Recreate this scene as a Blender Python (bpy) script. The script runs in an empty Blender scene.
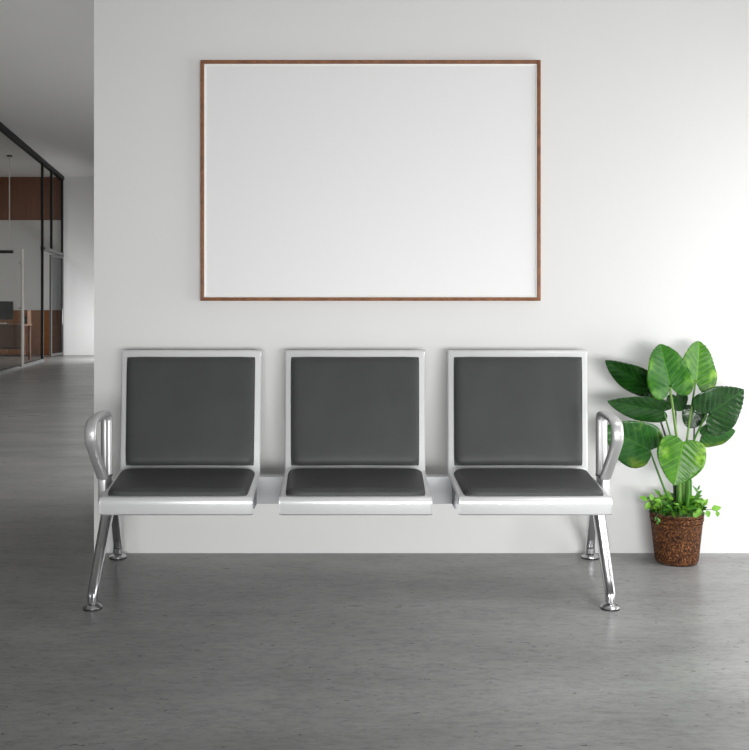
import bpy, bmesh, math, random
from mathutils import Vector, Matrix
random.seed(7)
scene = bpy.context.scene
COL = scene.collection
F = 930.0            # focal length in pixels (749 px wide frame)
VX, VY = 355.0, 308.0  # principal point of the photograph
CAMH = 1.0

def P(px, py, d):
    """point seen at pixel (px, py), at distance d from the lens plane"""
    return Vector(((px - VX) * d / F, d, CAMH + (VY - py) * d / F))

# ---------------------------------------------------------------- helpers
def tag(o, label=None, cat=None, group=None, kind=None):
    if label: o['label'] = label
    if cat: o['category'] = cat
    if group: o['group'] = group
    if kind: o['kind'] = kind
    return o

def empty(name, loc=(0, 0, 0)):
    o = bpy.data.objects.new(name, None)
    o.empty_display_size = .1
    COL.objects.link(o)
    o.location = loc
    return o

def obj(name, bm, mat, parent=None, smooth=True, origin=None, sharp=35):
    """link a bmesh (world coordinates) as one mesh object"""
    bmesh.ops.recalc_face_normals(bm, faces=bm.faces)
    for f in bm.faces: f.smooth = smooth
    if smooth:
        for e in bm.edges:
            if len(e.link_faces) == 2 and e.calc_face_angle(0) > math.radians(sharp):
                e.smooth = False
    me = bpy.data.meshes.new(name)
    if origin is None:
        c = Vector((0, 0, 0))
        lo = Vector((1e9,)*3); hi = Vector((-1e9,)*3)
        for v in bm.verts:
            for i in range(3):
                lo[i] = min(lo[i], v.co[i]); hi[i] = max(hi[i], v.co[i])
        origin = Vector(((lo.x+hi.x)/2, (lo.y+hi.y)/2, lo.z))
    origin = Vector(origin)
    bmesh.ops.translate(bm, verts=bm.verts, vec=-origin)
    bm.to_mesh(me); bm.free()
    me.materials.append(mat)
    o = bpy.data.objects.new(name, me)
    COL.objects.link(o)
    par = Vector((0, 0, 0))
    if parent is not None:
        o.parent = parent
        p = parent
        while p is not None:
            par += p.location; p = p.parent
    o.location = origin - par
    return o

def add_box(bm, x0, x1, y0, y1, z0, z1, bevel=0.0, seg=2):
    vs = [bm.verts.new((x, y, z)) for x in (x0, x1) for y in (y0, y1) for z in (z0, z1)]
    fs = []
    for q in ((0,1,3,2),(4,6,7,5),(0,4,5,1),(2,3,7,6),(0,2,6,4),(1,5,7,3)):
        fs.append(bm.faces.new([vs[i] for i in q]))
    if bevel:
        es = set(e for f in fs for e in f.edges)
        bmesh.ops.bevel(bm, geom=list(es), offset=bevel, segments=seg, affect='EDGES', profile=.6)
    return bm

def boxobj(name, mat, parent, dims, bevel=0.0, smooth=True):
    bm = bmesh.new(); add_box(bm, *dims, bevel=bevel)
    return obj(name, bm, mat, parent, smooth)

def catmull(pts, n=8):
    pts = [Vector(p) for p in pts]
    out = []
    for i in range(len(pts) - 1):
        p0 = pts[max(i-1, 0)]; p1 = pts[i]; p2 = pts[i+1]; p3 = pts[min(i+2, len(pts)-1)]
        for k in range(n):
            t = k / n
            out.append(.5*((2*p1)+(p2-p0)*t+(2*p0-5*p1+4*p2-p3)*t*t+(3*p1-p0-3*p2+p3)*t**3))
    out.append(pts[-1])
    return out

def add_sweep(bm, pts, prof_fn, side=Vector((1, 0, 0)), closed=False, cap=True):
    """sweep a cross-section along pts. prof_fn(t) -> list of (a, b): a along side, b along the in-plane normal"""
    pts = [Vector(p) for p in pts]
    n = len(pts); rings = []
    for i, p in enumerate(pts):
        if closed:
            t = pts[(i+1) % n] - pts[i-1]
        else:
            t = pts[min(i+1, n-1)] - pts[max(i-1, 0)]
        t.normalize()
        s = (side - t*side.dot(t)).normalized()
        b = t.cross(s)
        rings.append([bm.verts.new(p + s*a + b*c) for a, c in prof_fn(i/(n-1))])
    m = len(rings[0])
    for i in range(n if closed else n-1):
        r0, r1 = rings[i], rings[(i+1) % n]
        for k in range(m):
            bm.faces.new((r0[k], r0[(k+1) % m], r1[(k+1) % m], r1[k]))
    if cap and not closed:
        bm.faces.new(rings[0][::-1]); bm.faces.new(rings[-1])
    return bm

def oval(a, b, n=20, p=2.0):
    out = []
    for k in range(n):
        th = 2*math.pi*k/n
        c, s = math.cos(th), math.sin(th)
        out.append((a*math.copysign(abs(c)**(2/p), c), b*math.copysign(abs(s)**(2/p), s)))
    return out

def add_tube(bm, pts, r0, r1=None, n=8):
    r1 = r0 if r1 is None else r1
    pts = [Vector(p) for p in pts]
    d = (pts[-1]-pts[0]).normalized()
    side = Vector((1, 0, 0)) if abs(d.x) < .8 else Vector((0, 1, 0))
    return add_sweep(bm, pts, lambda t: oval(r0+(r1-r0)*t, r0+(r1-r0)*t, n), side)

def add_lathe(bm, prof, c, n=40):
    """prof: list of (r, z), revolved about the vertical through c"""
    c = Vector(c); rings = []
    for r, z in prof:
        if r < 1e-6:
            rings.append([bm.verts.new(c + Vector((0, 0, z)))])
        else:
            rings.append([bm.verts.new(c + Vector((r*math.cos(2*math.pi*k/n), r*math.sin(2*math.pi*k/n), z))) for k in range(n)])
    for a, b in zip(rings, rings[1:]):
        for k in range(n):
            if len(a) == 1 and len(b) == 1: continue
            if len(a) == 1: bm.faces.new((a[0], b[k], b[(k+1) % n]))
            elif len(b) == 1: bm.faces.new((a[k], b[0], a[(k+1) % n]))
            else: bm.faces.new((a[k], a[(k+1) % n], b[(k+1) % n], b[k]))
    return bm

# ---------------------------------------------------------------- materials
def mat(name):
    m = bpy.data.materials.new(name); m.use_nodes = True
    nt = m.node_tree
    return m, nt, nt.nodes['Principled BSDF']

def simple(name, col, rough=.5, metal=0.0, spec=None):
    m, nt, b = mat(name)
    b.inputs['Base Color'].default_value = (*col, 1)
    b.inputs['Roughness'].default_value = rough
    b.inputs['Metallic'].default_value = metal
    if spec is not None: b.inputs['Specular IOR Level'].default_value = spec
    return m, nt, b

def noise(nt, scale=(1, 1, 1), s=5.0, detail=4, rough=.55, coord='Object'):
    tc = nt.nodes.new('ShaderNodeTexCoord'); mp = nt.nodes.new('ShaderNodeMapping')
    mp.inputs['Scale'].default_value = scale
    n = nt.nodes.new('ShaderNodeTexNoise')
    n.inputs['Scale'].default_value = s; n.inputs['Detail'].default_value = detail; n.inputs['Roughness'].default_value = rough
    nt.links.new(tc.outputs[coord], mp.inputs['Vector']); nt.links.new(mp.outputs['Vector'], n.inputs['Vector'])
    return n

def ramp(nt, src, stops):
    r = nt.nodes.new('ShaderNodeValToRGB')
    el = r.color_ramp.elements
    while len(el) < len(stops): el.new(.5)
    for e, (p, c) in zip(el, stops):
        e.position = p; e.color = (*c, 1) if len(c) == 3 else c
    nt.links.new(src, r.inputs['Fac'])
    return r

def bump(nt, b, src, strength=.1, dist=.01):
    bp = nt.nodes.new('ShaderNodeBump')
    bp.inputs['Strength'].default_value = strength; bp.inputs['Distance'].default_value = dist
    nt.links.new(src, bp.inputs['Height']); nt.links.new(bp.outputs['Normal'], b.inputs['Normal'])

def mixrgb(nt, a, b_, fac, mode='MULTIPLY'):
    m = nt.nodes.new('ShaderNodeMix'); m.data_type = 'RGBA'; m.blend_type = mode
    for v, sock in ((fac, 0), (a, 6), (b_, 7)):
        if hasattr(v, 'is_linked') or hasattr(v, 'links'): nt.links.new(v, m.inputs[sock])
        else: m.inputs[sock].default_value = v if not isinstance(v, tuple) or len(v) == 4 else (*v, 1)
    return m.outputs[2]

def wall_mat(name, col, rough=.7):
    m, nt, b = simple(name, col, rough, 0, .3)
    n = noise(nt, s=1.3, detail=5)
    r = ramp(nt, n.outputs['Fac'], [(.3, tuple(c*.975 for c in col)), (.7, col)])
    nt.links.new(r.outputs['Color'], b.inputs['Base Color'])
    n2 = noise(nt, s=160, detail=2); bump(nt, b, n2.outputs['Fac'], .04, .002)
    return m
M_WALL = wall_mat('white_plaster', (.755, .755, .745))
M_END = wall_mat('corridor_plaster', (.80, .80, .80))
M_CEIL = wall_mat('ceiling_paint', (.78, .775, .76))
M_GREYWALL = wall_mat('office_plaster', (.64, .635, .625))

# floor: grey sheet flooring with fine streaks and little dark flecks
M_FLOOR, nt, b = simple('grey_streaked_floor', (.3, .3, .3), .4, 0, .22)
n1 = noise(nt, (1.0, 2.6, 1), 1.5, 6, .6)
r1 = ramp(nt, n1.outputs['Fac'], [(.3, (.235, .235, .233)), (.5, (.29, .29, .288)), (.72, (.335, .335, .332))])
n2 = noise(nt, (6, 17, 1), 3.4, 9, .86)
r2 = ramp(nt, n2.outputs['Fac'], [(.36, (.66, .66, .66)), (.5, (.96, .96, .96)), (.65, (1.10, 1.10, 1.10))])
n3 = noise(nt, (8, 20, 1), 4.2, 3, .55)
r3 = ramp(nt, n3.outputs['Fac'], [(.285, (.20, .20, .20)), (.325, (1, 1, 1))])
c = mixrgb(nt, r1.outputs['Color'], r2.outputs['Color'], 1.0)
c = mixrgb(nt, c, r3.outputs['Color'], .9)
nt.links.new(c, b.inputs['Base Color'])
rr = ramp(nt, n1.outputs['Fac'], [(.3, (.36,)*3), (.7, (.27,)*3)])
nt.links.new(rr.outputs['Color'], b.inputs['Roughness'])
bump(nt, b, n2.outputs['Fac'], .05, .003)

def wood(name, c0, c1, scale, rough=.5):
    m, nt, b = simple(name, c0, rough, 0, .3)
    n = noise(nt, scale, 3.0, 6, .6)
    r = ramp(nt, n.outputs['Fac'], [(.3, c0), (.7, c1)])
    nt.links.new(r.outputs['Color'], b.inputs['Base Color'])
    return m
M_PANEL = wood('walnut_wall_panel', (.12, .043, .018), (.23, .088, .040), (9, 9, .35))
M_OAK = wood('brown_cabinet_wood', (.20, .080, .028), (.26, .105, .04), (1, 1, 6))
M_DESK = wood('desk_wood', (.15, .075, .042), (.20, .10, .058), (.8, 6, 6))
M_FRAME = wood('picture_frame_wood', (.15, .055, .02), (.30, .12, .045), (14, 14, 14), .45)

M_BOARD, nt, b = simple('blank_board_white', (.80, .805, .80), .45, 0, .4)
n = noise(nt, s=40, detail=2); bump(nt, b, n.outputs['Fac'], .02, .001)
M_FILLET, _, _ = simple('white_fillet', (.88, .88, .86), .4)

def metal(name, col, rough, met, nscale=(1, 1, 1), s=200, amt=.06):
    m, nt, b = simple(name, col, rough, met, .5)
    n = noise(nt, nscale, s, 2)
    r = ramp(nt, n.outputs['Fac'], [(.3, (rough-amt,)*3), (.7, (rough+amt,)*3)])
    nt.links.new(r.outputs['Color'], b.inputs['Roughness'])
    return m
M_SILVER = metal('silver_powder_coat', (.84, .845, .85), .38, .34)
M_BEAM = metal('silver_beam_coat', (.50, .505, .515), .5, .2)
M_CAST = metal('satin_cast_aluminium', (.60, .60, .60), .40, .55, s=40, amt=.02)
M_CHROME = metal('polished_chrome', (.60, .60, .61), .20, 1.0, s=30, amt=.02)
M_BRACKET = metal('dark_bracket_steel', (.20, .21, .23), .45, .8)
M_BLACK, _, _ = simple('matt_black_metal', (.010, .011, .012), .55, 0, .3)
M_RUBBER, _, _ = simple('black_rubber', (.012, .012, .012), .6)
M_RAIL, _, _ = simple('grey_aluminium_rail', (.18, .18, .18), .4, .7)
M_PULL, _, _ = simple('satin_pull_metal', (.80, .77, .72), .4, .1)

M_LEATHER, nt, b = simple('charcoal_leatherette', (.052, .054, .054), .52, 0, .32)
v = nt.nodes.new('ShaderNodeTexVoronoi'); v.inputs['Scale'].default_value = 420
tc = nt.nodes.new('ShaderNodeTexCoord'); nt.links.new(tc.outputs['Object'], v.inputs['Vector'])
bump(nt, b, v.outputs['Distance'], .10, .0008)
n = noise(nt, s=6, detail=3)
r = ramp(nt, n.outputs['Fac'], [(.3, (.053, .054, .054)), (.7, (.063, .065, .065))])
nt.links.new(r.outputs['Color'], b.inputs['Base Color'])

def glass(name, tint, gloss=.022):
    m = bpy.data.materials.new(name); m.use_nodes = True
    nt = m.node_tree; nt.nodes.clear()
    out = nt.nodes.new('ShaderNodeOutputMaterial'); mx = nt.nodes.new('ShaderNodeMixShader')
    tr = nt.nodes.new('ShaderNodeBsdfTransparent'); gl = nt.nodes.new('ShaderNodeBsdfGlossy')
    tr.inputs['Color'].default_value = (*tint, 1); gl.inputs['Roughness'].default_value = .02
    lw = nt.nodes.new('ShaderNodeLayerWeight'); lw.inputs['Blend'].default_value = .25
    mp = nt.nodes.new('ShaderNodeMapRange'); mp.inputs['To Min'].default_value = gloss*.5; mp.inputs['To Max'].default_value = gloss*1.6
    nt.links.new(lw.outputs['Fresnel'], mp.inputs['Value'])
    nt.links.new(mp.outputs['Result'], mx.inputs['Fac'])
    nt.links.new(tr.outputs[0], mx.inputs[1]); nt.links.new(gl.outputs[0], mx.inputs[2])
    nt.links.new(mx.outputs[0], out.inputs['Surface'])
    return m
M_GLASS = glass('grey_tinted_glass', (.86, .86, .85))
M_DOORGLASS = glass('dark_door_glass', (.70, .71, .72))

# ---------------------------------------------------------------- the room
WALLY = F / 245.0            # face of the main wall
END_Y = F / 47.0             # far wall of the corridor
CEIL = 3.79
XR, XL, YB = 2.7, -11.0, -2.6
def struct(name, mat_, *dims):
    return tag(boxobj(name, mat_, None, dims, smooth=False), kind='structure')
CORNER_X = (94 - VX) * WALLY / F
struct('floor', M_FLOOR, XL, XR+.2, YB, END_Y+.2, -.1, 0)
struct('ceiling', M_CEIL, XL, XR+.2, YB, END_Y+.2, CEIL, CEIL+.1)
struct('wall_back', M_WALL, CORNER_X, XR+.2, WALLY, WALLY+.25, 0, CEIL)
struct('wall_end', M_END, -6.22, -.84, END_Y, END_Y+.2, 0, CEIL)
struct('wall_side', M_WALL, -1.04, -.84, WALLY+.25, 16.4, 0, CEIL)
struct('wall_far', M_WALL, -4.3, -.84, 16.4, END_Y, 0, CEIL)
struct('wall_left', M_GREYWALL, XL-.2, XL, YB, END_Y+.2, 0, CEIL)

# right wall with a tall window opening (outside the frame; the daylight comes through it)
WY0, WY1, WZ0, WZ1 = 1.7, 3.55, .05, 1.65
bm = bmesh.new()
add_box(bm, XR, XR+.2, YB, WY0, 0, CEIL); add_box(bm, XR, XR+.2, WY1, WALLY, 0, CEIL)
add_box(bm, XR, XR+.2, WY0, WY1, 0, WZ0); add_box(bm, XR, XR+.2, WY0, WY1, WZ1, CEIL)
tag(obj('wall_right', bm, M_WALL, None, False), kind='structure')

# office wall behind the glass: walnut band, grey plaster, brown lower cabinet wall
OX0, OX1 = XL, -6.22
struct('wall_office', M_GREYWALL, OX0, OX1, END_Y, END_Y+.2, .957, 2.87)
struct('trim_1', M_PANEL, OX0, OX1, END_Y-.0, END_Y+.2, 2.87, CEIL)
struct('trim_2', M_OAK, OX0, OX1, END_Y-.0, END_Y+.2, 0, .957)

# ---- glass partition, running into the depth on the left
A = Vector((-5.38, 14.10, 0)); dirp = Vector((-.148, 1, 0))
def PX(y): return A.x - .148*(y - A.y)          # x of the partition at depth y
def on(px):                                     # depth where the partition meets picture column px
    return (A.x + .148*A.y) / ((px - VX)/F + .148)
nrm = Vector((1, .148, 0)).normalized()          # faces the corridor
def wbox(bm, y0, y1, z0, z1, t, off=0.0):
    """box along the partition between depths y0 and y1, thickness t"""
    a = Vector((PX(y0), y0, 0)) + nrm*off; b_ = Vector((PX(y1), y1, 0)) + nrm*off
    vs = []
    for p in (a, b_):
        for s in (-.5, .5):
            for z in (z0, z1):
                q = p + nrm*(s*t); vs.append(bm.verts.new((q.x, q.y, z)))
    for q in ((0,1,3,2),(4,6,7,5),(0,4,5,1),(2,3,7,6),(0,2,6,4),(1,5,7,3)):
        bm.faces.new([vs[i] for i in q])
def wobj(name, mat_, par, *a):
    bm = bmesh.new(); wbox(bm, *a); return obj(name, bm, mat_, par, False)

Y_M1, Y_M2, Y_M3 = on(42.3), on(51.3), END_Y - .06
Y_PULL = on(18.6)
Y_START = 3.0
part = empty('glass_partition', (PX(14.1), 14.1, 0))
tag(part, 'tall glass partition in thin black framing along the left side of the corridor', 'partition')
HDR = 2.10
wobj('top_rail', M_BLACK, part, Y_START, Y_M3, CEIL-.075, CEIL, .09)
wobj('bottom_rail', M_RAIL, part, Y_START, Y_M1, 0, .05, .07)
for y0, y1 in ((Y_START, 5.8), (5.8, 8.7), (8.7, 11.6), (11.6, Y_M1)):
    wobj('glass_pane', M_GLASS, part, y0+.03, y1-.03, .05, CEIL-.075, .014)
wobj('glass_pane', M_GLASS, part, Y_M1+.03, Y_M2-.03, HDR+.06, CEIL-.075, .014)
wobj('glass_pane', M_GLASS, part, Y_M2+.03, Y_M3-.03, HDR+.06, CEIL-.075, .014)
for y, z0, w in ((Y_START, .05, .06), (5.8, .05, .05), (8.7, .05, .05), (11.6, .05, .05), (Y_M1, 0, .06), (Y_M2, HDR, .06), (Y_M3, 0, .06)):
    wobj('mullion', M_BLACK, part, y-w/2, y+w/2, z0, CEIL-.075, .042)
wobj('door_header', M_RAIL, part, Y_M1+.03, Y_M3-.03, HDR, HDR+.06, .09)
pull = empty('pull_bar', (0, 0, 0)); pull.parent = part
q = Vector((PX(Y_PULL), Y_PULL, 0)) + nrm*.06
pull.location = q - Vector(part.location)
bm = bmesh.new(); add_tube(bm, [(q.x, q.y, .03), (q.x, q.y, 1.98)], .025, n=12)
o = obj('bar', bm, M_PULL, None); bpy.data.objects.remove(pull)
o.name = 'pull_bar'; o.parent = part; o.location = Vector(o.location) - Vector(part.location)
tag(o, 'slim light metal pull bar')
bm = bmesh.new()
for z in (.25, 1.0, 1.75):
    add_tube(bm, [Vector((q.x, q.y, z)), Vector((q.x, q.y, z)) - nrm*.06], .008, n=8)
bo = obj('pull_bracket', bm, M_RAIL, None); bo.parent = o; bo.location = Vector(bo.location) - Vector(o.location) - Vector(part.location)

# open door leaf, hinged on the far mullion and swung into the corridor
hinge = Vector((PX(Y_M3 - .12), Y_M3 - .12, 0)) + nrm*.03
fy = hinge.y - .72; free = Vector(((50.3 - VX)/F*fy, fy, 0))
door = empty('glass_door', hinge)
tag(door, 'dark glass door with thin metal frame standing open at the corridor end', 'door')
u = (free - hinge); L = u.length; u.normalize(); w_ = Vector((-u.y, u.x, 0))
def dbox(name, m_, a, b_, z0, z1, t, par=door):
    bm = bmesh.new(); vs = []
    for s in (a, b_):
        for k in (-.5, .5):
            for z in (z0, z1):
                p_ = hinge + u*s + w_*(k*t); vs.append(bm.verts.new((p_.x, p_.y, z)))
    for qd in ((0,1,3,2),(4,6,7,5),(0,4,5,1),(2,3,7,6),(0,2,6,4),(1,5,7,3)):
        bm.faces.new([vs[i] for i in qd])
    return obj(name, bm, m_, par, False)
dbox('glass_pane', M_DOORGLASS, .04, L-.04, .07, HDR-.06, .012)
dbox('stile', M_RAIL, 0, .045, .02, HDR-.01, .04); dbox('stile', M_RAIL, L-.045, L, .02, HDR-.01, .04)
dbox('rail', M_RAIL, .045, L-.045, .02, .07, .04); dbox('rail', M_RAIL, .045, L-.045, HDR-.06, HDR-.01, .04)
bm = bmesh.new()
hp = hinge + u*(.16) + w_*.05
if hp.y > hinge.y: hp = hinge + u*.16 - w_*.05
add_tube(bm, [(hp.x, hp.y, .66), (hp.x, hp.y, .99)], .014, n=10)
h_ = obj('handle', bm, M_RAIL, door)

# ---- office behind the glass
d = 17.5; s = F/d
desk = empty('desk', ((-20 - VX)/s, d, 0))
tag(desk, 'brown wooden desk behind the glass partition', 'desk')
X0, X1 = -8.2, (24 - VX)/s
boxobj('desk_top', M_DESK, desk, (X0, X1, d, d+.45, .665, .70), .006)
boxobj('modesty_panel', M_DESK, desk, (X0+.1, X1-.12, d+.36, d+.38, .22, .665))
for lx in (X0+.04, X1-.06):
    for ly in (d+.03, d+.38):
        boxobj('leg', M_DESK, desk, (lx, lx+.04, ly, ly+.04, 0, .665))
boxobj('crossbar', M_BLACK, desk, (X0+.1, X1-.06, d+.2, d+.23, .22, .25))

mx = (7.3 - VX)/s
mon = empty('computer_monitor', (mx-.3, d+.3, .70))
tag(mon, 'black computer monitor standing on the desk behind glass', 'monitor')
boxobj('screen', M_BLACK, mon, (mx-.62, mx, d+.28, d+.32, .78, 1.13), .008)
boxobj('stand', M_BLACK, mon, (mx-.34, mx-.28, d+.32, d+.36, .705, .9))
boxobj('base', M_BLACK, mon, (mx-.42, mx-.2, d+.24, d+.42, .70, .712), .003)

kx = (4, 9)
key = empty('keyboard', ((5 - VX)/s, d+.1, .70))
tag(key, 'small pale keyboard lying on the desk before the monitor', 'keyboard')
boxobj('body', M_PULL, key, (mx-.5, mx-.08, d+.05, d+.18, .70, .72), .004)

bx0, bx1 = (17.5 - VX)/s, (23.7 - VX)/s
org = empty('desk_organizer', ((bx0+bx1)/2, d+.3, .70))
tag(org, 'small open wooden desk organizer at the right end of the desk', 'organizer')
boxobj('side_panel', M_DESK, org, (bx0, bx0+.012, d+.2, d+.40, .70, .86)); boxobj('side_panel', M_DESK, org, (bx1-.012, bx1, d+.2, d+.40, .70, .96))
boxobj('shelf', M_DESK, org, (bx0+.012, bx1-.012, d+.2, d+.40, .84, .852)); boxobj('back_panel', M_BLACK, org, (bx0+.012, bx1-.012, d+.39, d+.40, .70, .84))

cab = empty('low_cabinet', (-6.45, 19.3, 0))
tag(cab, 'low brown cabinet against the office wall under the desk line', 'cabinet')
boxobj('body', M_OAK, cab, (-7.9, -6.86, 19.3, END_Y-.02, .03, .60), .004)
for k in range(3):
    boxobj('door', M_OAK, cab, (-7.89+k*.343, -7.56+k*.343, 19.28, 19.3, .05, .58), .004)
boxobj('plinth', M_BLACK, cab, (-7.86, -6.9, 19.33, END_Y-.05, 0, .03))

dl = 17.0; sl = F/dl
pl = empty('pendant_light', ((3 - VX)/sl, dl, 2.0))
tag(pl, 'slim black linear pendant light hanging on a thin rod behind the glass', 'pendant light')
lz = CAMH + (VY - 251.7)/sl
boxobj('lamp_bar', M_BLACK, pl, (-7.6, (13 - VX)/sl, dl-.03, dl+.03, lz-.028, lz+.028), .004)
bm = bmesh.new(); xx = (9.5 - VX)/sl; add_tube(bm, [(xx, dl, lz+.028), (xx, dl, CEIL)], .009, n=8); obj('rod', bm, M_PULL, pl)
bm = bmesh.new(); add_tube(bm, [(-7.4, dl, lz+.028), (-7.4, dl, CEIL)], .009, n=8); obj('rod', bm, M_PULL, pl)
bm = bmesh.new(); add_lathe(bm, [(0, -.02), (.05, -.02), (.05, 0), (0, 0)], (xx, dl, CEIL), 20); obj('ceiling_cap', bm, M_BLACK, pl)

# ---------------------------------------------------------------- blank framed board on the wall
FD = 3.766; sc_ = F/FD
fx0, fx1 = (200.3 - VX)/sc_, (540.8 - VX)/sc_
fz0, fz1 = CAMH + (VY - 300.7)/sc_, CAMH + (VY - 59.8)/sc_
pic = empty('picture_frame', ((fx0+fx1)/2, WALLY, fz0))
tag(pic, 'large blank white board in a thin brown wooden frame on the wall', 'picture frame')
fw = .0135
def mitred(x0, x1, z0, z1, w, y0, y1):
    """four mitred lengths of moulding as one mesh"""
    bm = bmesh.new()
    oc = [(x0, z0), (x1, z0), (x1, z1), (x0, z1)]; ic = [(x0+w, z0+w), (x1-w, z0+w), (x1-w, z1-w), (x0+w, z1-w)]
    mc = [((a[0]*.7+b_[0]*.3), (a[1]*.7+b_[1]*.3)) for a, b_ in zip(oc, ic)]
    rings = [[(x, y1, z) for x, z in oc], [(x, y0+.002, z) for x, z in oc], [(x, y0, z) for x, z in mc], [(x, y0+.001, z) for x, z in ic], [(x, y1, z) for x, z in ic]]
    rv = [[bm.verts.new(p) for p in r_] for r_ in rings]
    for i in range(5):
        a, b_ = rv[i], rv[(i+1) % 5]
        for k in range(4):
            bm.faces.new((a[k], a[(k+1) % 4], b_[(k+1) % 4], b_[k]))
    return bm
obj('moulding', mitred(fx0, fx1, fz0, fz1, fw, FD, WALLY-.001), M_FRAME, pic, False)
obj('inner_fillet', mitred(fx0+fw, fx1-fw, fz0+fw, fz1-fw, .006, FD+.006, WALLY-.004), M_FILLET, pic, False)
boxobj('board', M_BOARD, pic, (fx0+fw, fx1-fw, FD+.011, WALLY-.002, fz0+fw, fz1-fw), 0, False)

# ---------------------------------------------------------------- three-seat waiting bench
bench = empty('waiting_bench', (-.006, 3.4, 0))
tag(bench, 'silver metal three-seat waiting bench with charcoal padded seats against the white wall', 'bench')

def lerp(a, b_, t): return a + (b_-a)*t
def shell(cf, cr, ct):
    """one bent sheet-metal seat: cf/cr/ct are the x centres at the front edge, the seat rear and the back top"""
    # profile: depth y, height z
    prof = [(3.150, .300), (3.138, .301), (3.129, .3065), (3.1255, .316), (3.1225, .330), (3.120, .341), (3.1195, .3495), (3.1225, .3565), (3.130, .3615), (3.141, .3638), (3.150, .364)]
    prof += [(lerp(3.150, 3.505, t), lerp(.364, .3815, t)) for t in (.2, .4, .6, .8, 1.0)]
    prof += [(3.516, .3835), (3.524, .388), (3.530, .397)]
    prof += [(lerp(3.530, 3.676, t), lerp(.397, .822, t)) for t in (.08, .25, .4, .55, .7, .85, .95, 1.0)]
    prof += [(3.6795, .828), (3.685, .8315), (3.694, .833), (3.703, .831), (3.709, .824), (3.709, .806)]
    bm = bmesh.new(); rows = []
    n = len(prof)
    for i, (y, z) in enumerate(prof):
        if y <= 3.5301 and z < .40:
            t = max(0, min(1, (y - 3.12)/.41)); hw = lerp(.2575, .2670, t); cx = lerp(cf, cr, t)
        else:
            t = max(0, min(1, (z - .397)/.425)); hw = lerp(.2670, .2765, t); cx = lerp(cr, ct, t)
        y0, z0 = prof[max(i-1, 0)]; y1, z1 = prof[min(i+1, n-1)]
        tl = math.hypot(y1-y0, z1-z0); ty, tz = (y1-y0)/tl, (z1-z0)/tl
        ny, nz = -tz, ty                    # towards the sitter
        lip = .016 if 10 <= i < n-6 else .003
        cs = [(-hw+.001, -lip), (-hw, -lip*.45), (-hw+.0035, -.0018), (-hw+.009, 0), (0, 0), (hw-.009, 0), (hw-.0035, -.0018), (hw, -lip*.45), (hw-.001, -lip)]
        rows.append([bm.verts.new((cx+a, y+ny*o_, z+nz*o_)) for a, o_ in cs])
    for r0, r1 in zip(rows, rows[1:]):
        for k in range(8): bm.faces.new((r0[k], r0[k+1], r1[k+1], r1[k]))
    return bm

def cushion(c00, c10, c11, c01, nrm_, T, N=44, flat=11.0, wob=0.0, k=.006):
    """padded rectangular cushion: four corners (front/bottom-left, -right, top-right, -left) on its base"""
    bm = bmesh.new(); c00, c10, c11, c01 = map(Vector, (c00, c10, c11, c01)); nrm_ = Vector(nrm_).normalized()
    def pt(u, v_):
        # round the outline slightly
        uu = u*(1 - k*(abs(v_)**14)); vv = v_*(1 - k*(abs(u)**14))
        bow = wob*(math.cos(uu*math.pi/2))
        a, b_ = (uu+1)/2, (vv*(1-bow)+1)/2
        return (c00*(1-a)+c10*a)*(1-b_) + (c01*(1-a)+c11*a)*b_
    def par(i):
        t = -1 + 2*i/N
        return math.copysign(1-(1-abs(t))**2.2, t)
    top = {}
    for i in range(N+1):
        for j in range(N+1):
            u, v_ = par(i), par(j)
            e = max(0, 1-(abs(u)**18+abs(v_)**18))**.5
            crown = .85 + .15*math.cos(u*math.pi/2)*math.cos(v_*math.pi/2)
            top[i, j] = bm.verts.new(pt(u, v_) + nrm_*(.004 + (T-.004)*e*crown))
    for i in range(N):
        for j in range(N):
            bm.faces.new((top[i, j], top[i+1, j], top[i+1, j+1], top[i, j+1]))
    rim = [(i, 0) for i in range(N)] + [(N, j) for j in range(N)] + [(i, N) for i in range(N, 0, -1)] + [(0, j) for j in range(N, 0, -1)]
    low = [bm.verts.new(pt(par(i), par(j)) - nrm_*.0005) for i, j in rim]
    for k in range(len(rim)):
        a, b_ = rim[k], rim[(k+1) % len(rim)]
        bm.faces.new((top[a], top[b_], low[(k+1) % len(rim)], low[k]))
    bm.faces.new(low)
    return bm

def make_seat(cf, cr, ct, label):
    sh = obj('seat_shell', shell(cf, cr, ct), M_SILVER, bench)
    so = sh.modifiers.new('thick', 'SOLIDIFY'); so.thickness = .0028; so.offset = -1
    tag(sh, label)
    # seat pad
    def base(t, hw, lift=.0008):
        y = lerp(3.150, 3.505, t); z = lerp(.364, .3815, t)+lift
        cx = lerp(cf, cr, (y-3.12)/.41)
        return (cx-hw, y, z), (cx+hw, y, z)
    f0, f1 = base(-.01, .2375); r0, r1 = base(.955, .2510)
    obj('seat_cushion', cushion(f0, f1, r1, r0, (0, -.045, 1), .0265, k=.022), M_LEATHER, sh, sharp=60)
    # back pad
    def bb(t, hw):
        y = lerp(3.530, 3.676, t) - .0008; z = lerp(.397, .822, t)
        cx = lerp(cr, ct, t); return (cx-hw, y, z), (cx+hw, y, z)
    b0, b1 = bb(.010, .2435); t0, t1 = bb(.963, .2530)
    obj('back_cushion', cushion(b0, b1, t1, t0, (0, -.946, .325), .030, wob=.006), M_LEATHER, sh, sharp=60)
    # support brackets under the seat, one each side
    for sx in (-1, 1):
        x = lerp(cf, cr, .75) + sx*.252
        bm = bmesh.new(); add_box(bm, x-.003, x+.003, 3.37, 3.50, .272, .366)
        add_box(bm, x-(.03 if sx > 0 else 0), x+(.03 if sx < 0 else 0), 3.375, 3.398, .350, .366)
        br = obj('bracket', bm, M_BRACKET, sh, False)
    # screws under the front bar
    return sh
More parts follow.
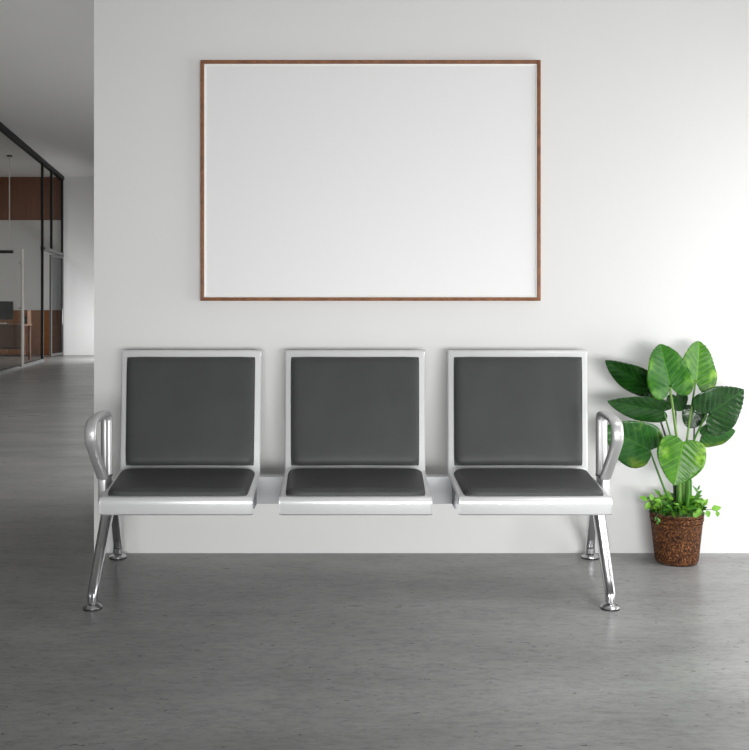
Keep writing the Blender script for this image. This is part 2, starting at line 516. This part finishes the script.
make_seat(-.601, -.627, -.647, 'left seat and backrest shell, silver with charcoal pads')
make_seat(.002, .000, .000, 'middle seat and backrest shell, silver with charcoal pads')
make_seat(.607, .619, .643, 'right seat and backrest shell, silver with charcoal pads')

bm = bmesh.new(); add_box(bm, -.880, .870, 3.458, 3.512, .271, .3735, .006)
obj('beam', bm, M_BEAM, bench)

def leg_profile(a, b_):
    """oval casting with a groove down its front"""
    out = []
    for k in range(28):
        th = 2*math.pi*k/28
        c_, s_ = math.cos(th), math.sin(th)
        g = 1 - .16*math.exp(-((abs(c_))/.28)**2)
        out.append((a*math.copysign(abs(c_)**.85, c_), b_*math.copysign(abs(s_)**.85, s_)*g))
    return out

def make_foot(c, par, r=.031):
    bm = bmesh.new()
    add_lathe(bm, [(0, 0), (r*.98, 0), (r, .002), (r, .0045), (r, .007), (r*.96, .0085), (r*.80, .0125), (r*.60, .0155), (.013, .0175), (.010, .0215), (.006, .0215), (.006, .032), (0, .032)], (c[0], c[1], 0), 36)
    ft = obj('foot', bm, M_CHROME, par)
    ft.data.materials.append(M_RUBBER)
    for p_ in ft.data.polygons:
        if p_.center.z < .0047: p_.material_index = 1     # black gliding ring under the chrome disc
    return ft

def make_side(sx, xa, xa2, xt, xr, front, rear):
    """armrest loop (xa rear upright, xa2 front), casting, legs and feet of one end"""
    TOPY = 3.375
    # end casting between beam, legs and armrest
    bm = bmesh.new()
    xi, xo = xt - sx*.012, xa + sx*.013
    lo_, hi_ = min(xi, xo), max(xi, xo)
    add_box(bm, lo_, hi_, 3.325, 3.52, .275, .352, .012, 3)
    a0, a1 = sorted((xa - sx*.012, xa + sx*.018))
    add_box(bm, a0, a1, 3.326, 3.412, .30, .396, .008, 3)
    obj('end_casting', bm, M_CAST, bench)
    # armrest: rear upright, rounded top, front upright, slanted strut back to the casting
    pts = [(xa, 3.377, .392), (xa, 3.377, .46), (xa, 3.377, .53), (xa, 3.377, .582), (lerp(xa, xa2, .02), 3.374, .603), (lerp(xa, xa2, .10), 3.360, .6165),
           (lerp(xa, xa2, .3), 3.325, .6215), (lerp(xa, xa2, .6), 3.255, .619), (lerp(xa, xa2, .85), 3.195, .614), (lerp(xa, xa2, .96), 3.166, .603), (xa2, 3.155, .582),
           (xa2, 3.154, .563), (lerp(xa, xa2, .98), 3.160, .545), (lerp(xa, xa2, .85), 3.190, .513), (lerp(xa, xa2, .5), 3.255, .455), (xa+sx*.002, 3.332, .394)]
    bm = bmesh.new()
    def arm_prof(t):
        g = .20 if t < .3 else .20*max(0, 1-(t-.3)*8)
        return [(a, b_*(1 - (g*math.exp(-(a/.004)**2)))) for a, b_ in oval(.0205, .0115, 32, 2.4)]
    add_sweep(bm, catmull(pts, 7), arm_prof)
    ar = obj('armrest', bm, M_CAST, bench)
    bm = bmesh.new()
    for y in (3.377, 3.338):
        add_lathe(bm, [(0, .3915), (.0225, .3915), (.0225, .3975), (0, .3975)], (xa+sx*.001, y, 0), 24)
    obj('collar', bm, M_BRACKET, ar)
    # legs
    for name, y0, end in (('front_leg', 3.345, front), ('rear_leg', 3.430, rear)):
        bm = bmesh.new()
        front_ = name == 'front_leg'
        st = Vector((xt if front_ else xr, y0, .325)); en = Vector((end[0], end[1], .048))
        pp = [st.lerp(en, k/10) for k in range(11)]
        # ends with a short upright cuff
        pp += [Vector((end[0], end[1], .040)), Vector((end[0], end[1], .0205))]
        add_sweep(bm, pp, lambda t: leg_profile(lerp(.0225, .0160, t) if front_ else lerp(.0165, .0190, t), lerp(.024, .0165, t)))
        lg = obj(name, bm, M_CHROME, bench)
        make_foot(end, lg, .0315 if front_ else .0345)
make_side(-1, -.902, -.897, -.879, -.890, (-.8735, 3.095), (-.949, 3.722))
make_side(1, .895, .890, .868, .882, (.8495, 3.095), (.941, 3.722))

# ---------------------------------------------------------------- potted plant
PD = 3.668
ppos = Vector(((676.5 - VX)*PD/F, PD, 0))
plant = empty('potted_plant', ppos)
tag(plant, 'large-leaved green potted plant in a rough brown pot standing beside the bench', 'potted plant')

M_POT, nt, b = simple('rough_brown_pot', (.16, .06, .02), .75, 0, .35)
n1 = noise(nt, s=140, detail=3, rough=.7); n2 = noise(nt, s=22, detail=3)
r = ramp(nt, n1.outputs['Fac'], [(.38, (.014, .005, .002)), (.48, (.085, .028, .008)), (.60, (.27, .095, .024)), (.72, (.60, .34, .16))])
r2 = ramp(nt, n2.outputs['Fac'], [(.3, (.6, .6, .6)), (.7, (1, 1, 1))])
nt.links.new(mixrgb(nt, r.outputs['Color'], r2.outputs['Color'], .8), b.inputs['Base Color'])
bump(nt, b, n1.outputs['Fac'], .9, .008)
M_SOIL, nt, b = simple('pale_moss_soil', (.2, .2, .1), .9)
n1 = noise(nt, s=120, detail=3)
r = ramp(nt, n1.outputs['Fac'], [(.35, (.08, .06, .03)), (.5, (.25, .27, .10)), (.7, (.55, .52, .38))])
nt.links.new(r.outputs['Color'], b.inputs['Base Color']); bump(nt, b, n1.outputs['Fac'], .8, .01)

bm = bmesh.new()
add_lathe(bm, [(0, 0), (.070, 0), (.078, .004), (.083, .014), (.0970, .152), (.0985, .158), (.0975, .1605), (.090, .161), (.090, .168), (.086, .168), (.086, .15), (0, .15)], ppos, 56)
pot = obj('pot', bm, M_POT, plant)
bm = bmesh.new()
add_lathe(bm, [(.0905, .1655), (.0995, .166), (.1015, .169), (.1020, .182), (.1005, .1835), (.0945, .184), (.0945, .188), (.1025, .1885), (.1040, .191), (.1025, .195), (.099, .1955), (.092, .190), (.0905, .168)], ppos, 56)
obj('rim', bm, M_POT, pot)
bm = bmesh.new()
prof = [(0, .200), (.03, .199), (.06, .198), (.0955, .196), (.0955, .1925), (.0900, .190), (.0898, .169), (0, .169)]
add_lathe(bm, prof, ppos, 32)
obj('soil', bm, M_SOIL, plant)

def leaf_mat(name, dark, light, vein, rough, edge=None, spec=.5):
    m, nt, b = simple(name, dark, rough, 0, spec)
    uv = nt.nodes.new('ShaderNodeUVMap'); sep = nt.nodes.new('ShaderNodeSeparateXYZ')
    nt.links.new(uv.outputs['UV'], sep.inputs[0])
    def mth(op, a, b_=None, clamp=False):
        k = nt.nodes.new('ShaderNodeMath'); k.operation = op; k.use_clamp = clamp
        for i, v_ in enumerate((a, b_)):
            if v_ is None: continue
            if isinstance(v_, (int, float)): k.inputs[i].default_value = v_
            else: nt.links.new(v_, k.inputs[i])
        return k.outputs[0]
    w = mth('ABSOLUTE', mth('SUBTRACT', sep.outputs['Y'], .5))
    lat = mth('SINE', mth('MULTIPLY', mth('SUBTRACT', sep.outputs['X'], mth('MULTIPLY', w, .75)), 46))
    latv = mth('MULTIPLY', mth('POWER', mth('MULTIPLY', mth('ADD', lat, 1), .5), 14), .65)
    mid = mth('SUBTRACT', 1, mth('MULTIPLY', w, 45), True)
    veins = mth('MAXIMUM', latv, mid)
    n = noise(nt, s=28, detail=4)
    base = ramp(nt, n.outputs['Fac'], [(.35, dark), (.65, light)])
    out = mixrgb(nt, base.outputs['Color'], vein, veins, 'MIX')
    if edge:
        n2 = noise(nt, s=14, detail=3)
        e = mth('MULTIPLY', mth('MULTIPLY', mth('SUBTRACT', w, .22), 7, True), mth('MULTIPLY', mth('SUBTRACT', n2.outputs['Fac'], .46), 8, True), True)
        out = mixrgb(nt, out, edge, e, 'MIX')
    nt.links.new(out, b.inputs['Base Color'])
    b.inputs['Transmission Weight'].default_value = 0
    return m
M_LBRIGHT = leaf_mat('bright_green_leaf', (.010, .088, .004), (.030, .150, .008), (.06, .21, .018), .34, (.10, .27, .02), .32)
M_LLIME = leaf_mat('lime_green_leaf', (.024, .125, .001), (.055, .20, .003), (.10, .28, .012), .32, (.22, .42, .04), .32)
M_LDARK = leaf_mat('dark_green_leaf', (.005, .038, .004), (.012, .068, .007), (.022, .10, .015), .24)
M_LMID = leaf_mat('mid_green_leaf', (.010, .075, .010), (.03, .13, .02), (.05, .17, .03), .30, (.12, .22, .02))
M_STEM, _, _ = simple('green_petiole', (.07, .22, .025), .4)
M_STEMD, _, _ = simple('dark_petiole', (.012, .035, .010), .4)
M_STEML, _, _ = simple('pale_petiole', (.17, .32, .06), .4)

# outline of an arrow-heart leaf: (s along midrib, half width)
OUT = [(0, 0), (-.10, .05), (-.22, .14), (-.275, .26), (-.255, .37), (-.17, .455), (-.04, .495), (.10, .50), (.25, .485), (.40, .45), (.55, .40), (.69, .335), (.81, .255), (.91, .16), (.975, .065), (1, 0)]
OUT2 = [(0, 0), (-.05, .06), (-.09, .16), (-.09, .28), (-.05, .38), (.03, .45), (.13, .49), (.25, .50), (.38, .485), (.5, .45), (.62, .395), (.73, .32), (.83, .235), (.915, .14), (.975, .055), (1, 0)]
OUT3 = [(0, 0), (-.10, .05), (-.20, .14), (-.255, .26), (-.235, .37), (-.16, .455), (-.04, .495), (.10, .50), (.25, .475), (.40, .43), (.54, .37), (.67, .295), (.79, .21), (.89, .12), (.96, .045), (1, 0)]
def leaf_mesh(a, tip, width, roll, fold=.18, droop=.06, quilt=.02, out=OUT, seed=0, flip=1, wl=1.0, wr=1.0):
    """a: attachment, tip: apex (world); width in metres; roll turns the blade about its midrib"""
    rnd = random.Random(seed)
    a, tip = Vector(a), Vector(tip)
    ax = tip - a; L = ax.length; ax.normalize()
    side = Vector((0, -1, 0)).cross(ax)
    if side.length < .2: side = Vector((1, 0, 0))
    side.normalize(); nr = ax.cross(side).normalized()
    if nr.y > 0: nr = -nr
    rot = Matrix.Rotation(math.radians(roll), 3, ax); side = rot @ side; nr = rot @ nr
    bm = bmesh.new(); uvl = bm.loops.layers.uv.new('UVMap')
    ol = catmull([(s_, w_, 0) for s_, w_ in out], 3); R = 9
    info = {}
    p1, p2 = rnd.uniform(0, 6), rnd.uniform(0, 6)
    def pos(s_, w_):
        h = fold*abs(w_)*width*1.0
        h -= droop*L*(max(0, s_)**2)
        h -= droop*.6*width*(abs(w_)*2)**2.5
        lat = math.sin((s_ - abs(w_)*.75)*46)
        h -= quilt*width*lat*min(1, abs(w_)*6)*(1-.85*abs(w_)*2)
        h += .03*width*math.sin(s_*9+p1+(2 if w_ > 0 else 0))*(abs(w_)*2)**2
        wx = w_*width*(wl if w_ < 0 else wr)
        return a + ax*(s_*L) + side*wx + nr*h
    for sg in (-1, 1):
        rows = []
        for o_ in ol:
            s_, w_ = o_.x, max(0, o_.y)
            ms = max(0, min(1, s_*1.0 + .0)) if s_ > 0 else 0
            ms = max(0.0, s_ - w_*.35) if s_ > 0 else 0.0
            row = []
            for k in range(R+1):
                t = k/R
                ss, ww = ms + (s_-ms)*t, sg*w_*t
                jag = (1 + (.005*math.sin(s_*60+p2) if k == R else 0))
                v_ = bm.verts.new(pos(ss, ww*jag)); info[v_] = (ss*.8+.2, .5+ww)
                row.append(v_)
            rows.append(row)
        for r0, r1 in zip(rows, rows[1:]):
            for k in range(R):
                try: f = bm.faces.new((r0[k], r0[k+1], r1[k+1], r1[k]))
                except ValueError: continue
                for lp in f.loops: lp[uvl].uv = info[lp.vert]
    bmesh.ops.remove_doubles(bm, verts=bm.verts, dist=.0002)
    bmesh.ops.dissolve_degenerate(bm, edges=bm.edges, dist=.00005)
    return bm

S36 = F/3.6
def leaf(at, tip, wpx, da, dt, mt, roll, stem_from, bend=(0, 0), stem_mat=None, sr=.0045, seed=0, behind=.004, **kw):
    """at/tip in picture coordinates at distances da/dt; stem_from: picture point at the pot"""
    A_, T_ = P(at[0], at[1], da), P(tip[0], tip[1], dt)
    lf = obj('leaf', leaf_mesh(A_, T_, wpx/F*(da+dt)/2, roll, seed=seed, **kw), mt, plant, origin=A_, sharp=80)
    so = lf.modifiers.new('thick', 'SOLIDIFY'); so.thickness = .0011; so.offset = 0
    B_ = P(stem_from[0], stem_from[1], stem_from[2])
    B_.z = .185
    mid = A_.lerp(B_, .5) + Vector((bend[0]/S36, bend[1], 0))
    back = Vector((0, behind, 0))
    bm = bmesh.new(); add_tube(bm, catmull([B_, mid, A_+back], 8), sr*1.35, sr*.75, 8)
    st = obj('petiole', bm, stem_mat or M_STEM, lf)
    return lf
leaf((670, 386), (661, 343.5), 48, 3.56, 3.585, M_LBRIGHT, 10, (680, 505, 3.65), (3, 0), M_STEML, .0058, seed=1, quilt=.026)
leaf((696, 381), (700.5, 340.5), 43, 3.60, 3.64, M_LLIME, 14, (682, 505, 3.66), (-3, 0), M_STEML, .0045, seed=2, quilt=.026)
leaf((649, 387), (606.5, 363.5), 30, 3.66, 3.60, M_LDARK, -28, (676, 505, 3.67), (7, 0), M_STEMD, .0035, seed=3, out=OUT2, droop=.10)
leaf((664, 411), (608.5, 402.5), 29, 3.61, 3.54, M_LDARK, -24, (677, 505, 3.65), (6, 0), M_STEM, .004, seed=4, out=OUT2, droop=.04)
leaf((650, 450), (608, 430), 50, 3.62, 3.55, M_LMID, -12, (676, 505, 3.65), (-1, 0), M_STEM, .0042, seed=5, out=OUT2, droop=.14)
leaf((709, 413), (745, 390), 56, 3.57, 3.55, M_LDARK, 18, (686, 505, 3.655), (-9, .03), M_STEM, .0048, seed=6, droop=.05, quilt=.026, out=OUT3, behind=.02)
leaf((703, 436), (736, 432.5), 28, 3.63, 3.60, M_LMID, 25, (687, 505, 3.67), (-2, .02), M_STEM, .004, behind=.012, seed=7, out=OUT2, droop=.10)
leaf((683, 442), (675, 485.5), 50, 3.545, 3.52, M_LLIME, 0, (686, 505, 3.62), (2, -.02), M_STEM, .005, seed=8, droop=.05, out=OUT2)
leaf((676, 396), (682, 411), 22, 3.66, 3.67, M_LDARK, 0, (681, 505, 3.68), (-2, 0), M_STEMD, .0035, seed=9)
leaf((695, 412), (688, 428), 24, 3.665, 3.67, M_LDARK, 10, (684, 505, 3.68), (3, 0), M_STEMD, .0035, seed=10)
leaf((651, 392), (656, 402), 18, 3.68, 3.69, M_LDARK, 0, (679, 505, 3.68), (5, 0), M_STEMD, .0035, seed=11)

# thick stalk base
bm = bmesh.new()
for k in range(7):
    x = 679.0 + k*1.9; y = 3.63 + .012*((k*5) % 4)
    add_tube(bm, catmull([P(x-1, 512, y), P(x, 500, y), P(x+.6, 482-((k*7) % 5), y)], 6), .0075, .004, 8)
obj('stalk', bm, M_STEM, plant)

# low ground-cover foliage over the pot rim (leaves of one cover: one mesh)
M_GC = []
for i, (c0, c1) in enumerate((((.030, .145, .006), (.07, .25, .015)), ((.11, .33, .012), (.21, .48, .03)), ((.012, .07, .006), (.03, .12, .01)))):
    m, nt, b = simple('ground_cover_leaf_%s' % ('mid', 'light', 'dark')[i], c0, .45)
    n = noise(nt, s=30, detail=2); r = ramp(nt, n.outputs['Fac'], [(.35, c0), (.65, c1)])
    nt.links.new(r.outputs['Color'], b.inputs['Base Color']); M_GC.append(m)

def small_leaf(bm, base, direction, up, L, W):
    direction = Vector(direction).normalized(); sd = direction.cross(Vector(up)).normalized(); n_ = sd.cross(direction)
    rows = []
    for t, w in ((0, .06), (.15, .62), (.38, 1), (.62, .8), (.82, .42), (1, .02)):
        cpt = Vector(base) + direction*(L*t) - n_*(L*.22*t*t)
        rows.append([bm.verts.new(cpt + sd*(W*.5*w*k) + n_*(W*.16*w*abs(k))) for k in (-1, -.5, 0, .5, 1)])
    for a, b_ in zip(rows, rows[1:]):
        for k in range(4): bm.faces.new((a[k], a[k+1], b_[k+1], b_[k]))

def rand_dir(rnd, out, elev):
    return Vector((math.cos(out)*math.cos(elev), math.sin(out)*math.cos(elev), math.sin(elev)))
rnd = random.Random(21)
for mi, cnt in ((0, 120), (1, 95), (2, 80)):
    bm = bmesh.new()
    for k in range(cnt):
        th = rnd.uniform(0, 2*math.pi); rr = .093*math.sqrt(rnd.random())
        c_ = ppos + Vector((rr*math.cos(th), rr*math.sin(th), .197))
        if c_.y > 3.735: c_.y = 3.735
        hgt = rnd.uniform(.0, .055) * (1 - .35*rr/.093) + (.012 if mi == 1 else 0)
        if mi == 2: hgt *= .6
        base = c_ + Vector((0, 0, hgt))
        el = rnd.uniform(-.1, 1.0)
        dr = rand_dir(rnd, th + rnd.uniform(-.9, .9), el)
        if dr.y > 0 and base.y > 3.70: dr.y *= -1
        L_ = rnd.uniform(.020, .036)
        small_leaf(bm, base, dr, (rnd.uniform(-.3, .3), -.6, .8), L_, L_*rnd.uniform(.55, .8))
        if k % 4 == 0:
            add_tube(bm, [Vector((c_.x, c_.y, .20)), base], .0012, n=5)
    o = obj('ground_cover', bm, M_GC[mi], plant, sharp=80)

def sprig(pts, leaves, mi, label=None):
    sb = bmesh.new(); add_tube(sb, catmull(pts, 6), .0014, .0009, 6)
    sp = obj('sprig', sb, M_STEMD, plant)
    lb = bmesh.new()
    for base, dr, L_, W_ in leaves: small_leaf(lb, base, dr, (0, -.8, .6), L_, W_)
    obj('sprig_leaf', lb, M_GC[mi], sp, sharp=80)
D_ = 3.60
sprig([P(695, 512, 3.62), P(704, 510, D_), P(712, 509.5, D_-.01), P(718, 512, D_-.01)],
      [(P(711.5, 509.6, D_-.01), (1, -.1, .35), .040, .026), (P(706, 510.5, D_-.01), (.45, -.2, -.9), .028, .026), (P(716.5, 511, D_-.01), (.25, -.2, -1), .023, .019)], 1)
sprig([P(662, 512, 3.62), P(652, 503, D_), P(647, 499, D_)],
      [(P(647.5, 500.5, D_), (-.8, -.1, .5), .034, .023), (P(649, 502, D_), (-.45, -.2, -.9), .032, .022), (P(652, 500, D_), (-.2, -.1, 1), .028, .020)], 1)
sprig([P(690, 506, 3.62), P(695, 498, D_+.03), P(698, 490, D_+.03)],
      [(P(697, 492, D_+.03), (-.5, -.2, .9), .03, .012), (P(696, 495, D_+.03), (.7, -.2, .7), .03, .014), (P(697.5, 490, D_+.03), (.5, 0, 1), .022, .008), (P(694, 498, D_+.03), (.9, -.3, .5), .032, .018)], 0)
sprig([P(658, 512, 3.60), P(656.5, 516, 3.55), P(658, 522, 3.552)],
      [(P(657, 516, 3.55), (-.4, -.1, -.8), .02, .010), (P(657.5, 518, 3.55), (.6, -.1, -.7), .02, .010), (P(658, 520, 3.55), (-.1, 0, -1), .02, .010)], 0)
sprig([P(698, 512, 3.60), P(702, 506, 3.58), P(706, 502, 3.58)],
      [(P(702, 506, 3.58), (.6, -.1, .8), .036, .02), (P(700, 508, 3.58), (-.3, -.2, -.9), .034, .022), (P(696, 511, 3.58), (-.2, -.3, -.8), .03, .024)], 1)

# ---------------------------------------------------------------- light
def area(name, loc, rot, sx, sy, power, col=(1, 1, 1), spread=180):
    l = bpy.data.lights.new(name, 'AREA'); l.shape = 'RECTANGLE'; l.size = sx; l.size_y = sy; l.energy = power; l.color = col
    l.spread = math.radians(spread)
    o = bpy.data.objects.new(name, l); COL.objects.link(o); o.location = loc; o.rotation_euler = rot
    return o
R = math.radians
# daylight through the right-hand window
area('window_daylight', (XR+.1, (WY0+WY1)/2, (WZ0+WZ1)/2), (0, R(90), 0), WZ1-WZ0, WY1-WY0, 41)
# overhead fill added to brighten the floor at the right; no lamp hangs there
area('floor_fill_light', (2.15, 2.35, CEIL-.05), (0, 0, 0), 1.0, 1.0, 20, spread=64)
# low fill added behind the viewer to lift the wall and the bench
area('front_fill_light', (1.0, YB, .55), (R(90), 0, R(5)), 3.6, 1.0, 58, spread=80)
# unseen fill added near the corridor end, brightening the lower end wall
area('corridor_end_fill', (-4.34, 18.2, .6), (0, R(90), 0), 1.0, 1.6, 56, spread=160)
area('corridor_side_fill', (-1.06, 9.4, 1.1), (0, R(90), 0), 1.6, 9.0, 112)  # added fill along the hidden side wall, lifts the corridor floor and ceiling
area('office_fill_light', (-8.2, 16.8, CEIL-.1), (0, 0, 0), 2.0, 1.5, 40)  # added fill under the office ceiling, lights the room behind the glass

w = bpy.data.worlds.new('World'); scene.world = w; w.use_nodes = True
w.node_tree.nodes['Background'].inputs['Color'].default_value = (.95, .97, 1, 1)
w.node_tree.nodes['Background'].inputs['Strength'].default_value = .17

# ---------------------------------------------------------------- camera
cd = bpy.data.cameras.new('Camera'); cam = bpy.data.objects.new('Camera', cd); COL.objects.link(cam)
cam.location = (0, 0, CAMH); cam.rotation_euler = (R(90), 0, 0)
cd.sensor_fit = 'HORIZONTAL'; cd.sensor_width = 36.0
cd.lens = F * 36.0 / 749.0
# Blender measures both shifts against the larger frame side (750)
cd.shift_x = (374.5 - VX) / 750.0
cd.shift_y = -(375.0 - VY) / 750.0
cd.clip_end = 100
scene.camera = cam

vs = scene.view_settings
vs.view_transform = 'Standard'; vs.look = 'None'; vs.gamma = 1; vs.exposure = -0.02
vs.use_curve_mapping = False
